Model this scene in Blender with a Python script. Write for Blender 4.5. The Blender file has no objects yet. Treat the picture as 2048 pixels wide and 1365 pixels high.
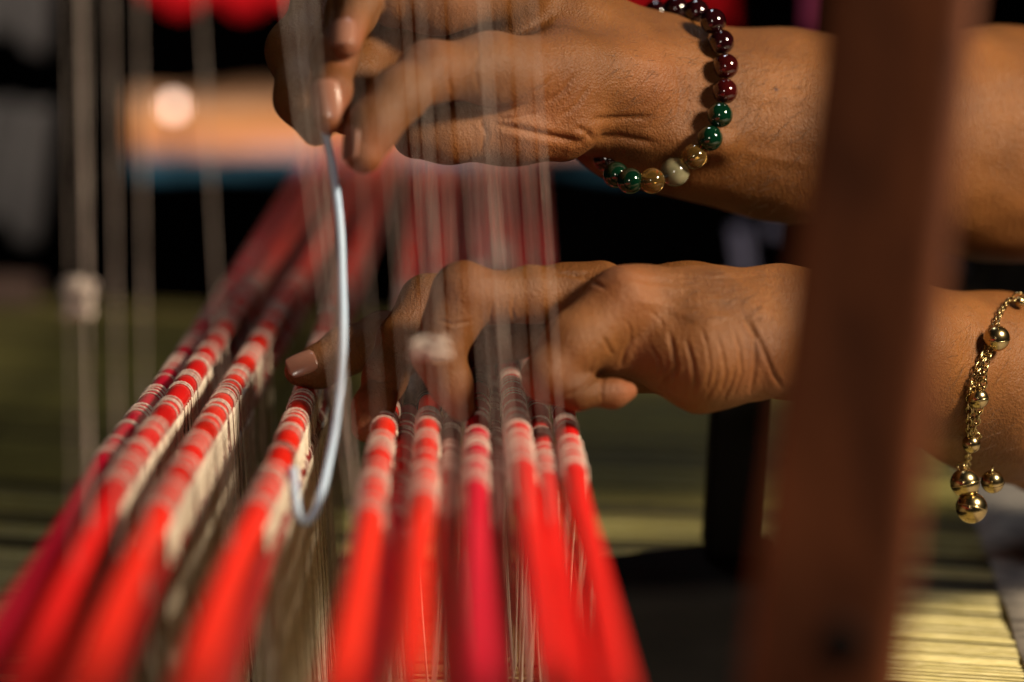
import bpy, math, random
import numpy as np
from mathutils import Vector, Matrix

# ------------------------------------------------------------------ camera, world, lights, exposure
sc = bpy.context.scene
COL = sc.collection
FPX, CX, CY = 70.0 / 36.0 * 2048.0, 1024.0, 682.5
TH = math.radians(10.7)
CAM = Vector((0.0, 0.0, 0.1503))
RIGHT, UP, FWD = Vector((1, 0, 0)), Vector((0, math.sin(TH), math.cos(TH))), Vector((0, math.cos(TH), -math.sin(TH)))
cd = bpy.data.cameras.new('camera'); cam = bpy.data.objects.new('camera', cd); COL.objects.link(cam)
cam.location = CAM; cam.rotation_euler = (math.radians(90) - TH, 0, 0)
cd.lens = 70; cd.sensor_width = 36; cd.clip_start = 0.02; cd.clip_end = 50
cd.dof.use_dof = True; cd.dof.focus_distance = 0.685; cd.dof.aperture_fstop = 3.2; cd.dof.aperture_blades = 0
sc.camera = cam
w = bpy.data.worlds.new('World'); sc.world = w; w.use_nodes = True
w.node_tree.nodes['Background'].inputs[0].default_value = (0.8, 0.85, 1.0, 1)
w.node_tree.nodes['Background'].inputs[1].default_value = 0.004
sc.view_settings.view_transform = 'Standard'; sc.view_settings.look = 'None'
sc.view_settings.exposure = 0.0; sc.view_settings.gamma = 1.0
sc.render.engine = 'CYCLES'
sc.cycles.use_denoising = True
sc.cycles.max_bounces = 8

def area(name, loc, target, size, power, color, spread=180):
    l = bpy.data.lights.new(name, 'AREA'); l.shape = 'DISK'; l.size = size; l.energy = power; l.color = color
    l.spread = math.radians(spread)
    o = bpy.data.objects.new(name, l); COL.objects.link(o); o.location = loc
    o.rotation_euler = (Vector(target) - Vector(loc)).to_track_quat('-Z', 'Y').to_euler()
    return o
area('key_lamp', (0.39, 0.47, 0.31), (0.0, 0.56, -0.02), 0.10, 5.0, (1.0, 0.84, 0.62))
area('fill_lamp', (-0.11, -0.06, 0.20), (-0.02, 0.60, -0.04), 0.10, 0.72, (1.0, 0.86, 0.72))
area('overhead_lamp', (0.02, 0.98, 0.78), (0.0, 1.02, 0.0), 0.14, 0.95, (0.86, 0.90, 1.0))
area('background_fill', (-0.25, 1.15, 0.42), (-0.15, 1.95, 0.0), 0.2, 1.6, (1.0, 0.80, 0.62), 70)  # unseen light added to brighten the cloth in the background

# ------------------------------------------------------------------ helpers
rnd = random.Random(11)
def P(px, py, d):
    return CAM + d * ((px - CX) / FPX * RIGHT + (CY - py) / FPX * UP + FWD)
def on_plane(px, py, z=0.0):
    r = (px - CX) / FPX * RIGHT + (CY - py) / FPX * UP + FWD
    return CAM + r * ((z - CAM.z) / r.z)
def pix(v):
    q = Vector(v) - CAM; d = q.dot(FWD)
    return CX + FPX * q.dot(RIGHT) / d, CY - FPX * q.dot(UP) / d, d

def tag(o, label=None, cat=None, group=None, kind=None):
    if label: o['label'] = label
    if cat: o['category'] = cat
    if group: o['group'] = group
    if kind: o['kind'] = kind
    return o
def link(name, me, mat=None, parent=None, smooth=True):
    o = bpy.data.objects.new(name, me); COL.objects.link(o)
    if mat is not None and not me.materials: me.materials.append(mat)
    if parent is not None: o.parent = parent; o.matrix_parent_inverse = Matrix()
    if smooth and len(me.polygons): me.polygons.foreach_set('use_smooth', [True] * len(me.polygons))
    return o
def mesh(name, v, f):
    me = bpy.data.meshes.new(name); me.from_pydata([tuple(p) for p in v], [], f); me.update(); return me
def root(name, loc=(0, 0, 0)):
    o = bpy.data.objects.new(name, None); COL.objects.link(o); o.location = loc; o.empty_display_size = 0.01; return o

def catmull(pts, n):
    pts = [Vector(p) for p in pts]
    if len(pts) == 2: return [pts[0].lerp(pts[1], i / (n - 1)) for i in range(n)]
    q = [2 * pts[0] - pts[1]] + pts + [2 * pts[-1] - pts[-2]]
    m = len(pts) - 1; out = []
    for i in range(n):
        t = i / (n - 1) * m; k = min(int(t), m - 1); t -= k
        a, b, c, d = q[k:k + 4]
        out.append(0.5 * ((2 * b) + (c - a) * t + (2 * a - 5 * b + 4 * c - d) * t * t + (3 * b - a - 3 * c + d) * t ** 3))
    return out
def frames(pts):
    T = [(pts[min(i + 1, len(pts) - 1)] - pts[max(i - 1, 0)]).normalized() for i in range(len(pts))]
    n = T[0].orthogonal().normalized(); N = []
    for t in T:
        n = (n - t * n.dot(t)).normalized(); N.append(n)
    return T, N
def tube_geo(pts, rad, sides=12, twist=0.0, lobes=0, amp=0.0, cap=True):
    T, N = frames(pts); v = []; f = []; s = 0.0
    for i, p in enumerate(pts):
        if i: s += (pts[i] - pts[i - 1]).length
        B = T[i].cross(N[i]); r = rad(i / (len(pts) - 1)) if callable(rad) else rad
        for k in range(sides):
            a = 2 * math.pi * k / sides
            rr = r * (1 + amp * math.cos(lobes * a - twist * s)) if lobes else r
            v.append(p + rr * (math.cos(a) * N[i] + math.sin(a) * B))
    for i in range(len(pts) - 1):
        for k in range(sides):
            k2 = (k + 1) % sides
            f.append((i * sides + k, i * sides + k2, (i + 1) * sides + k2, (i + 1) * sides + k))
    if cap:
        f.append(tuple(range(sides))[::-1]); f.append(tuple((len(pts) - 1) * sides + k for k in range(sides)))
    return v, f
def tube(name, pts, rad, mat, parent=None, **kw):
    v, f = tube_geo(pts, rad, **kw); return link(name, mesh(name, v, f), mat, parent)
def box_geo(c8):
    return c8, [(0, 1, 2, 3), (7, 6, 5, 4), (0, 4, 5, 1), (1, 5, 6, 2), (2, 6, 7, 3), (3, 7, 4, 0)]
def bevel(o, wd, seg=3):
    m = o.modifiers.new('bevel', 'BEVEL'); m.width = wd; m.segments = seg; m.limit_method = 'NONE'; return o

# ------------------------------------------------------------------ materials
class NT:
    def __init__(s, name):
        s.m = bpy.data.materials.new(name); s.m.use_nodes = True; s.t = s.m.node_tree
        s.b = s.t.nodes['Principled BSDF']
    def n(s, kind, **kw):
        q = s.t.nodes.new(kind)
        for k, v in kw.items():
            if k in q.inputs: q.inputs[k].default_value = v
            else: setattr(q, k, v)
        return q
    def l(s, a, b): s.t.links.new(a, b)
    def p(s, **kw):
        for k, v in kw.items():
            k = k.replace('_', ' ')
            s.b.inputs[k].default_value = (*v, 1) if isinstance(v, tuple) and len(v) == 3 and s.b.inputs[k].type == 'RGBA' else v
        return s
    def coord(s, scale=(1, 1, 1), which='Object'):
        tc = s.n('ShaderNodeTexCoord'); mp = s.n('ShaderNodeMapping'); mp.inputs['Scale'].default_value = scale
        s.l(tc.outputs[which], mp.inputs[0]); return mp.outputs[0]
    def mixnoise(s, c1, c2, scale, co=None, detail=4, lo=0.35, hi=0.65):
        nz = s.n('ShaderNodeTexNoise', Scale=scale, Detail=detail)
        s.l(co if co is not None else s.coord(), nz.inputs['Vector'])
        r = s.n('ShaderNodeValToRGB'); r.color_ramp.elements[0].position = lo; r.color_ramp.elements[1].position = hi
        r.color_ramp.elements[0].color = (*c1, 1); r.color_ramp.elements[1].color = (*c2, 1)
        s.l(nz.outputs['Fac'], r.inputs[0]); return r.outputs[0], nz.outputs['Fac']
    def bump(s, h, strength, dist):
        b = s.n('ShaderNodeBump', Strength=strength, Distance=dist); s.l(h, b.inputs['Height']); s.l(b.outputs[0], s.b.inputs['Normal']); return b

def simple(name, c1, c2, scale, rough, bump=0.0, bd=0.001, stretch=(1, 1, 1), **kw):
    q = NT(name); col, h = q.mixnoise(c1, c2, scale, q.coord(stretch)); q.l(col, q.b.inputs['Base Color'])
    q.p(Roughness=rough, **kw)
    if bump: q.bump(h, bump, bd)
    return q.m

def rod_mat(name, c1, c2):
    q = NT(name); col, h = q.mixnoise(c1, c2, 60, q.coord((1, 0.15, 1))); q.l(col, q.b.inputs['Base Color'])
    q.p(Roughness=0.42, Specular_IOR_Level=0.3, Coat_Weight=0.3, Coat_Roughness=0.12)
    nz = q.n('ShaderNodeTexNoise', Scale=900, Detail=3); q.l(q.coord((1, 0.1, 1)), nz.inputs['Vector']); q.bump(nz.outputs['Fac'], 0.25, 0.0004)
    return q.m
M = {}
M['red'] = rod_mat('red lacquer', (0.56, 0.005, 0.006), (0.78, 0.012, 0.009))
M['orange_red'] = rod_mat('orange red lacquer', (0.74, 0.014, 0.007), (0.86, 0.028, 0.010))
M['crimson'] = rod_mat('crimson lacquer', (0.52, 0.004, 0.026), (0.66, 0.009, 0.036))
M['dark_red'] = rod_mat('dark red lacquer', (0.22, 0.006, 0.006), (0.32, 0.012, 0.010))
M['cord'] = simple('cream cord', (0.44, 0.31, 0.26), (0.72, 0.57, 0.49), 700, 0.8, 0.5, 0.0004)
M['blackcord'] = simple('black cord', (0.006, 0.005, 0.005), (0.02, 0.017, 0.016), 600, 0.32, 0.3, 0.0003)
M['hang'] = simple('hanging cord', (0.68, 0.57, 0.43), (0.88, 0.78, 0.63), 400, 0.85, 0.5, 0.0004)
M['thread'] = simple('heddle thread', (0.38, 0.30, 0.26), (0.54, 0.45, 0.39), 80, 0.85)
M['wire'] = simple('pale blue plastic', (0.46, 0.62, 0.84), (0.54, 0.70, 0.90), 50, 0.6)
M['gold'] = simple('gold', (0.33, 0.24, 0.10), (0.50, 0.38, 0.19), 90, 0.22, Metallic=1.0)
M['black'] = simple('black parts and shade', (0.003, 0.0027, 0.0025), (0.006, 0.005, 0.0045), 14, 0.8, Specular_IOR_Level=0.08)
M['wall'] = simple('dark wall', (0.0012, 0.0012, 0.0014), (0.0025, 0.0025, 0.003), 3, 0.95, Specular_IOR_Level=0.0)
M['grey'] = simple('grey cloth', (0.05, 0.05, 0.055), (0.085, 0.085, 0.09), 8, 0.95)
M['sleeve'] = simple('black sleeve cloth', (0.008, 0.008, 0.010), (0.016, 0.016, 0.019), 40, 0.9, 0.3, 0.002)
M['redcloth'] = simple('red cloth', (0.30, 0.002, 0.006), (0.42, 0.006, 0.012), 12, 0.9, Specular_IOR_Level=0.1)
M['pinkribbon'] = simple('pink ribbon', (0.45, 0.05, 0.16), (0.6, 0.10, 0.24), 12, 0.7)
M['lilac'] = simple('lilac ribbon', (0.16, 0.15, 0.26), (0.26, 0.25, 0.38), 12, 0.7)
M['brown'] = simple('brown cloth', (0.10, 0.06, 0.045), (0.16, 0.10, 0.08), 12, 0.9)

def warp_mat(name, c1, c2):
    q = NT(name)
    col, h = q.mixnoise(c1, c2, 900, q.coord((0.01, 1, 1)), 3, 0.3, 0.7)
    q.l(col, q.b.inputs['Base Color']); q.p(Roughness=0.5, Sheen_Weight=0.2); q.bump(h, 0.4, 0.0005); return q.m
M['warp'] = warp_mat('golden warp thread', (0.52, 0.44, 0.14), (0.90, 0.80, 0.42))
M['olive'] = warp_mat('shade-toned warp thread', (0.19, 0.165, 0.034), (0.42, 0.36, 0.088))  # far warp: dimmer light put into the thread colour
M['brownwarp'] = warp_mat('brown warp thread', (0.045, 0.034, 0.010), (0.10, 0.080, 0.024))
def wood_mat():
    q = NT('dark red wood'); co = q.coord((6, 6, 0.9))
    nz = q.n('ShaderNodeTexNoise', Scale=9, Detail=7, Roughness=0.62, Distortion=0.6); q.l(co, nz.inputs['Vector'])
    r = q.n('ShaderNodeValToRGB'); e = r.color_ramp.elements
    e[0].position = 0.3; e[0].color = (0.040, 0.014, 0.008, 1); e[1].position = 0.72; e[1].color = (0.230, 0.068, 0.025, 1)
    q.l(nz.outputs['Fac'], r.inputs[0]); q.l(r.outputs[0], q.b.inputs['Base Color']); q.p(Roughness=0.75, Specular_IOR_Level=0.06); q.bump(nz.outputs['Fac'], 0.3, 0.002); return q.m
M['wood'] = wood_mat()
def stripe_cloth():
    q = NT('striped cloth'); tc = q.n('ShaderNodeTexCoord'); s = q.n('ShaderNodeSeparateXYZ'); q.l(tc.outputs['Object'], s.inputs[0])
    nz = q.n('ShaderNodeTexNoise', Scale=14, Detail=3); q.l(tc.outputs['Object'], nz.inputs['Vector'])
    ad = q.n('ShaderNodeMath', operation='MULTIPLY_ADD'); ad.inputs[1].default_value = 0.018; q.l(nz.outputs['Fac'], ad.inputs[0]); q.l(s.outputs['Z'], ad.inputs[2])
    mr = q.n('ShaderNodeMapRange'); mr.inputs[1].default_value = -0.040; mr.inputs[2].default_value = 0.056; q.l(ad.outputs[0], mr.inputs[0])
    r = q.n('ShaderNodeValToRGB'); e = r.color_ramp.elements; e[0].color = (0.03, 0.14, 0.25, 1); e[0].position = 0.0
    e[1].position = 1.0; e[1].color = (0.50, 0.27, 0.15, 1)
    for p_, c in ((0.27, (0.05, 0.20, 0.34)), (0.31, (0.62, 0.30, 0.26)), (0.42, (0.66, 0.33, 0.25)), (0.48, (0.70, 0.30, 0.10)), (0.66, (0.72, 0.32, 0.12)), (0.80, (0.66, 0.38, 0.22))):
        k = r.color_ramp.elements.new(p_); k.color = (*c, 1)
    q.l(mr.outputs[0], r.inputs[0]); q.l(r.outputs[0], q.b.inputs['Base Color']); q.p(Roughness=0.8); return q.m
M['stripes'] = stripe_cloth()
def woven_mat():
    q = NT('grey brocade'); co = q.coord((1, 1, 1))
    br = q.n('ShaderNodeTexVoronoi', Scale=230); mp = q.n('ShaderNodeMapping'); mp.inputs['Scale'].default_value = (0.35, 1, 1); q.l(co, mp.inputs[0]); q.l(mp.outputs[0], br.inputs['Vector'])
    r = q.n('ShaderNodeValToRGB'); e = r.color_ramp.elements; e[0].position = 0.25; e[0].color = (0.20, 0.18, 0.16, 1); e[1].position = 0.6; e[1].color = (0.40, 0.36, 0.31, 1)
    q.l(br.outputs['Distance'], r.inputs[0]); q.l(r.outputs[0], q.b.inputs['Base Color']); q.p(Roughness=0.75)
    q.bump(br.outputs['Distance'], 0.5, 0.001); return q.m
M['woven'] = woven_mat()
def skin_mat():
    q = NT('brown skin')
    co = q.coord()
    col, h = q.mixnoise((0.105, 0.038, 0.0095), (0.205, 0.077, 0.019), 38, co, 7, 0.28, 0.72)
    at = q.n('ShaderNodeAttribute'); at.attribute_name = 'pink'
    mx = q.n('ShaderNodeMix', data_type='RGBA'); q.l(at.outputs['Fac'], mx.inputs[0]); q.l(col, mx.inputs[6]); mx.inputs[7].default_value = (0.30, 0.095, 0.048, 1)
    at2 = q.n('ShaderNodeAttribute'); at2.attribute_name = 'mole'
    mx2 = q.n('ShaderNodeMix', data_type='RGBA'); q.l(at2.outputs['Fac'], mx2.inputs[0]); q.l(mx.outputs[2], mx2.inputs[6]); mx2.inputs[7].default_value = (0.05, 0.018, 0.010, 1)
    q.l(mx2.outputs[2], q.b.inputs['Base Color'])
    q.p(Roughness=0.52, Subsurface_Weight=0.15, Subsurface_Scale=0.003, Specular_IOR_Level=0.28)
    q.b.inputs['Subsurface Radius'].default_value = (1.0, 0.35, 0.15)
    v = q.n('ShaderNodeTexVoronoi', Scale=1300); v.feature = 'F1'; q.l(co, v.inputs['Vector'])
    n2 = q.n('ShaderNodeTexNoise', Scale=420, Detail=6, Roughness=0.65, Distortion=0.8)
    mp = q.n('ShaderNodeMapping'); mp.inputs['Scale'].default_value = (1.6, 1, 0.7); q.l(co, mp.inputs[0]); q.l(mp.outputs[0], n2.inputs['Vector'])
    a = q.n('ShaderNodeMath', operation='MULTIPLY_ADD'); a.inputs[1].default_value = 0.45; q.l(v.outputs['Distance'], a.inputs[0]); q.l(n2.outputs['Fac'], a.inputs[2])
    b1 = q.bump(a.outputs[0], 0.55, 0.0009)
    n3 = q.n('ShaderNodeTexNoise', Scale=130, Detail=5, Roughness=0.6, Distortion=1.6)
    mp3 = q.n('ShaderNodeMapping'); mp3.inputs['Scale'].default_value = (2.2, 1, 0.8); q.l(co, mp3.inputs[0]); q.l(mp3.outputs[0], n3.inputs['Vector'])
    b2 = q.n('ShaderNodeBump', Strength=0.2, Distance=0.0022); q.l(n3.outputs['Fac'], b2.inputs['Height']); q.l(b2.outputs[0], b1.inputs['Normal'])
    return q.m
M['skin'] = skin_mat()
M['nail'] = simple('nail', (0.30, 0.135, 0.09), (0.37, 0.17, 0.115), 60, 0.28, Coat_Weight=0.4)

# ------------------------------------------------------------------ setting: wall, floor, warp, woven cloth
def quad_sheet(name, pts, mat, **kw):
    o = link(name, mesh(name, pts, [tuple(range(len(pts)))]), mat, smooth=False); return tag(o, **kw)
quad_sheet('wall', [(-2.5, 3.2, -1.5), (2.5, 3.2, -1.5), (2.5, 3.2, 2.5), (-2.5, 3.2, 2.5)], M['wall'], kind='structure')
quad_sheet('floor', [(-2.5, -0.5, -0.55), (2.5, -0.5, -0.55), (2.5, 3.2, -0.55), (-2.5, 3.2, -0.55)], M['wall'], kind='structure')

WZ = -0.10
fell_a, fell_b = on_plane(1880, 905, WZ), on_plane(2036, 1360, WZ)
def fell_x(y):
    return fell_a.x + (fell_b.x - fell_a.x) * (y - fell_a.y) / (fell_b.y - fell_a.y)
def warp_dy(x): return -0.07 * x - 0.42 * x * abs(x)
v = []; f = []; fm = []
r2 = random.Random(3); run = 0; dark = False
y = 0.47
while y < 1.42:
    near = y < 0.95
    half = r2.uniform(0.00030, 0.00052) if near else 0.0006
    dz = r2.uniform(-0.0009, 0.0009); n = 10; b0 = len(v)
    tilt = r2.uniform(-0.004, 0.004)
    run = (run - 1) if run > 0 else r2.randint(3, 11); dark = (r2.random() < (0.17 if y > 0.8 else 0.08)) if run == 0 else dark
    mi = 2 if dark else int(y > 0.83 + r2.uniform(-.07, .07))  # far threads take the shade-darkened colour, with a ragged boundary
    xe = fell_x(y) + 0.004 + r2.uniform(-0.002, 0.002)
    for i in range(n + 1):
        x = -0.55 + (xe + 0.55) * i / n
        yy = y + warp_dy(x) + tilt * (x - 0.1); z = WZ + dz + 0.0003 * math.sin(9 * x + y * 70)
        for a, b in ((-half, 0), (0, half * 0.9), (half, 0), (0, -half * 0.9)): v.append((x, yy + a, z + b))
    for i in range(n):
        for k in range(4):
            f.append((b0 + 4 * i + k, b0 + 4 * i + (k + 1) % 4, b0 + 4 * i + 4 + (k + 1) % 4, b0 + 4 * i + 4 + k)); fm.append(mi)
    y += (r2.choice((0.0009, 0.0010, 0.0011, 0.0012, r2.uniform(0.0018, 0.0034) if r2.random() < 0.4 else 0.0011)) if near else 0.0014)
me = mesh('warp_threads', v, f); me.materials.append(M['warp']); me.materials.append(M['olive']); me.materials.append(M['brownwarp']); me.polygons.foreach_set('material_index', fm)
tag(link('warp_threads', me), 'sheet of fine golden warp threads, shaded olive in colour at the back, stretched below the red rods', 'warp threads', kind='stuff')
# lower, darker warp layer that shows in the gaps
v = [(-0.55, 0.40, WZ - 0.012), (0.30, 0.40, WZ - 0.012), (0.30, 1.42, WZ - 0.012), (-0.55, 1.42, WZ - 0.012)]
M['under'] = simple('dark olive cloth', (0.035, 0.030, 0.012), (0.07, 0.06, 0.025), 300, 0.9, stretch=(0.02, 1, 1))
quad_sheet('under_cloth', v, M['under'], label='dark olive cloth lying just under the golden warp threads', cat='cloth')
# woven cloth at the right, beyond the fell
v = []; f = []
NX, NY = 24, 60
for j in range(NY + 1):
    yy = 0.46 + 0.9 * j / NY
    for i in range(NX + 1):
        x0 = fell_x(yy); x = x0 + 0.5 * (i / NX)
        v.append((x, yy + warp_dy(x0), WZ + 0.0025 + 0.0012 * math.sin(yy * 90 + x * 40) + 0.001 * math.sin(x * 200)))
for j in range(NY):
    for i in range(NX):
        a = j * (NX + 1) + i; f.append((a, a + 1, a + NX + 2, a + NX + 1))
wc = link('woven_cloth', mesh('woven_cloth', v, f), M['woven']); tag(wc, 'grey patterned woven cloth at the right end of the golden threads', 'cloth')
sm = wc.modifiers.new('thickness', 'SOLIDIFY'); sm.thickness = 0.0015; sm.offset = -1

# black board and upright added in place of the shade behind the hand
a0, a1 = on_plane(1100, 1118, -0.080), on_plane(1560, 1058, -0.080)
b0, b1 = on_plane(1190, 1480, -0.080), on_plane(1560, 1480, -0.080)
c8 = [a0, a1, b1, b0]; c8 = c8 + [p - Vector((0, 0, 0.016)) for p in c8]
o = link('shade_board', *([mesh('shade_board', *box_geo(c8))]), M['black'], smooth=False); bevel(o, 0.007)
tag(o, 'flat black board standing in for shade on the warp right of the rods', 'board')
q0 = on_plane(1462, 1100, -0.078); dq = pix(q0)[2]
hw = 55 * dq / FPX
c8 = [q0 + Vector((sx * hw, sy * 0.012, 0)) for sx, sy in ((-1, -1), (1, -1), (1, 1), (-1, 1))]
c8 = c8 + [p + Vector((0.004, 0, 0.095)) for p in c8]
o = link('shade_upright', mesh('shade_upright', *box_geo(c8[4:] + c8[:4])), M['black'], smooth=False); bevel(o, 0.002)
tag(o, 'thin black upright standing in for shade behind the lower wrist', 'post')

# ------------------------------------------------------------------ heddle rods with cord loops and hanging cords
ROD_R = 0.0040
def ring_mesh(name, R, r, mat, strands=1):
    v = []; f = []; n, m = 48, 6
    for i in range(n):
        t = 2 * math.pi * i / n
        for k in range(m):
            a = 2 * math.pi * k / m
            rr = r * (1 + 0.22 * math.cos(2 * a - 22 * t))
            rad = R + rr * math.cos(a)
            v.append((rad * math.cos(t), rad * math.sin(t), rr * math.sin(a)))
    for i in range(n):
        for k in range(m):
            f.append((i * m + k, ((i + 1) % n) * m + k, ((i + 1) % n) * m + (k + 1) % m, i * m + (k + 1) % m))
    me = mesh(name, v, f); me.materials.append(mat); me.polygons.foreach_set('use_smooth', [True] * len(me.polygons)); return me
RINGS = [ring_mesh('cord_loop', ROD_R + 0.0003, rr, M['cord']) for rr in (0.00027, 0.00035, 0.00046)]
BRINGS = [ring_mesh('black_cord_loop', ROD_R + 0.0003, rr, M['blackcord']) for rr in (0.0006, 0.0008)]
def hang_mesh(k):
    rr = random.Random(k); L = 0.105; pts = []
    dx, dy = rr.uniform(-0.006, 0.006), rr.uniform(-0.006, 0.006); bow = rr.uniform(-0.002, 0.002)
    for i in range(43):
        t = i / 42; pts.append(Vector((dx * t + bow * math.sin(math.pi * t), dy * t, -L * t)))
    v, f = tube_geo(pts, 0.00036, sides=5, twist=2600, lobes=2, amp=0.25)
    me = mesh('hanging_cord', v, f); me.materials.append(M['hang']); me.polygons.foreach_set('use_smooth', [True] * len(me.polygons)); return me
HANGS = [hang_mesh(k) for k in range(8)]

def resample(pts):
    S = [0.0]
    for i in range(1, len(pts)): S.append(S[-1] + (pts[i] - pts[i - 1]).length)
    def at(s):
        s = max(0, min(S[-1], s)); lo = 0
        for i in range(1, len(S)):
            if S[i] >= s: lo = i - 1; break
        t = (s - S[lo]) / max(1e-9, S[lo + 1] - S[lo])
        return pts[lo].lerp(pts[lo + 1], t), (pts[lo + 1] - pts[lo]).normalized()
    return S, at

def make_rod(label, px_pts, z, mat, start_row, seed, hang=True, r=ROD_R, black_rows=None, thick_end=True, curtain=False):
    rr = random.Random(seed)
    (xa, ya), (xb, yb) = px_pts[:2]; k = (1580 - ya) / (ya - yb)
    px_pts = [(xa + (xa - xb) * k, 1580)] + px_pts
    pts = catmull([on_plane(px, py, z) for px, py in px_pts], 70)
    R = root('heddle_rod', pts[0]); tag(R, label, 'heddle rod', 'red heddle rods of the loom')
    o = tube('rod', [p - pts[0] for p in pts], r, mat, R, sides=20)
    S, at = resample(pts)
    # arc position where the cord loops start
    s = 0.0
    while s < S[-1] and pix(at(s)[0])[1] > start_row: s += 0.002
    far_v = []; far_f = []
    def loop_at(s, black=False, wide=1.0):
        p, t = at(s)
        tilt = Vector((rr.uniform(-0.10, 0.10), 0, rr.uniform(-0.12, 0.12)))
        q = (t + tilt).normalized().to_track_quat('Z', 'Y')
        d = pix(p)[2]
        sc_ = r / ROD_R
        if d < 0.95:
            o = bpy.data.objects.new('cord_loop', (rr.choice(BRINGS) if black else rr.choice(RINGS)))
            COL.objects.link(o); o.parent = R; o.location = p - pts[0]; o.rotation_mode = 'QUATERNION'; o.rotation_quaternion = q
            o.scale = (sc_, sc_, sc_ * wide)
            if hang and not black and d < 0.80 and rr.random() < 0.6:
                for k in range(rr.choice((1, 1, 2))):
                    h = bpy.data.objects.new('hanging_cord', rr.choice(HANGS)); COL.objects.link(h); h.parent = R
                    h.location = p - pts[0] + Vector((rr.choice((-1, 1, 1)) * (r + 0.0003), rr.uniform(-0.001, 0.001), -0.0005))
                    h.rotation_euler = (0, 0, rr.choice((0, math.pi)))
        else:
            b0 = len(far_v); n = 14
            ux, uy = q @ Vector((1, 0, 0)), q @ Vector((0, 1, 0)); w = 0.0008
            for sgn in (-1, 1):
                for i in range(n):
                    a = 2 * math.pi * i / n
                    far_v.append(p - pts[0] + (r + 0.0008) * (math.cos(a) * ux + math.sin(a) * uy) + sgn * w * t)
            for i in range(n):
                far_f.append((b0 + i, b0 + (i + 1) % n, b0 + n + (i + 1) % n, b0 + n + i))
    if thick_end:
        for k in range(rr.choice((3, 4, 6))):
            loop_at(s); s += rr.uniform(0.0030, 0.0058)
        s += rr.uniform(0.003, 0.006)
    while s < S[-1]:
        row = pix(at(s)[0])[1]; d = pix(at(s)[0])[2]
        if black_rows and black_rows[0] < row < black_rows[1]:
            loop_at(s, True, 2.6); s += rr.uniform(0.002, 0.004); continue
        n = rr.choice((1, 1, 2, 3, 3, 4, 6))
        if d > 0.95: n = rr.choice((1, 2, 3))
        for k in range(n):
            loop_at(s); s += rr.uniform(0.0018, 0.007) * (1.8 if d > 0.95 else 1)
        s += rr.uniform(0.005, 0.018)
    if curtain:
        s = 0.0
        while s < S[-1]:
            p, t = at(s); row, d = pix(p)[1:]
            if row < start_row + 25 and d < 0.74:
                h = bpy.data.objects.new('hanging_cord', rr.choice(HANGS)); COL.objects.link(h); h.parent = R
                h.location = p - pts[0] + Vector((rr.choice((-1, 1, 1)) * (r + 0.0003), 0, -0.0005)); h.rotation_euler = (0, 0, rr.uniform(0, 6.28))
            s += rr.uniform(0.0010, 0.0022)
    if far_v:
        tag(link('far_cord_loops', mesh('far_cord_loops', far_v, far_f), M['cord'], R), kind='stuff')
    return R

LEFT = [
    ('leftmost crimson rod, partly tucked under its red neighbour', [(-10, 1290), (112, 1100), (210, 930), (342, 753), (445, 600), (560, 430), (680, 250)], 0.0, M['crimson'], 930, 1),
    ('second rod from the left, bright red and thickly wrapped with pale cord', [(20, 1400), (150, 1130), (246, 950), (359, 791), (479, 613), (590, 450), (720, 250)], 0.004, M['red'], 985, 2),
    ('third rod from the left, orange red near the camera with pale cord bands', [(130, 1450), (283, 1100), (366, 941), (469, 767), (534, 661), (640, 490), (770, 270)], 0.002, M['orange_red'], 1035, 3),
    ('fourth rod from the left, lying directly under the thumb tip', [(355, 1450), (461, 1139), (547, 952), (612, 784), (652, 660), (720, 480), (805, 260)], 0.0, M['orange_red'], 1030, 4),
]
for a in LEFT: make_rod(*a, curtain=True)
COMP = [
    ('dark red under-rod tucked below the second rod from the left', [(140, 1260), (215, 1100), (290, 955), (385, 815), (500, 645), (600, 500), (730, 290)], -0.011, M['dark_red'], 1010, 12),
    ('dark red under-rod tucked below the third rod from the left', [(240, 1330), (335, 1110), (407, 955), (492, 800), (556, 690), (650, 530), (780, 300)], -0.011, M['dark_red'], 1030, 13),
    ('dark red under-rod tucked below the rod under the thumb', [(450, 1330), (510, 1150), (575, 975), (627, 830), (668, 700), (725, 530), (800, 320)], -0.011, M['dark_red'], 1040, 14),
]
for a in COMP: make_rod(*a, curtain=True)
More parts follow.
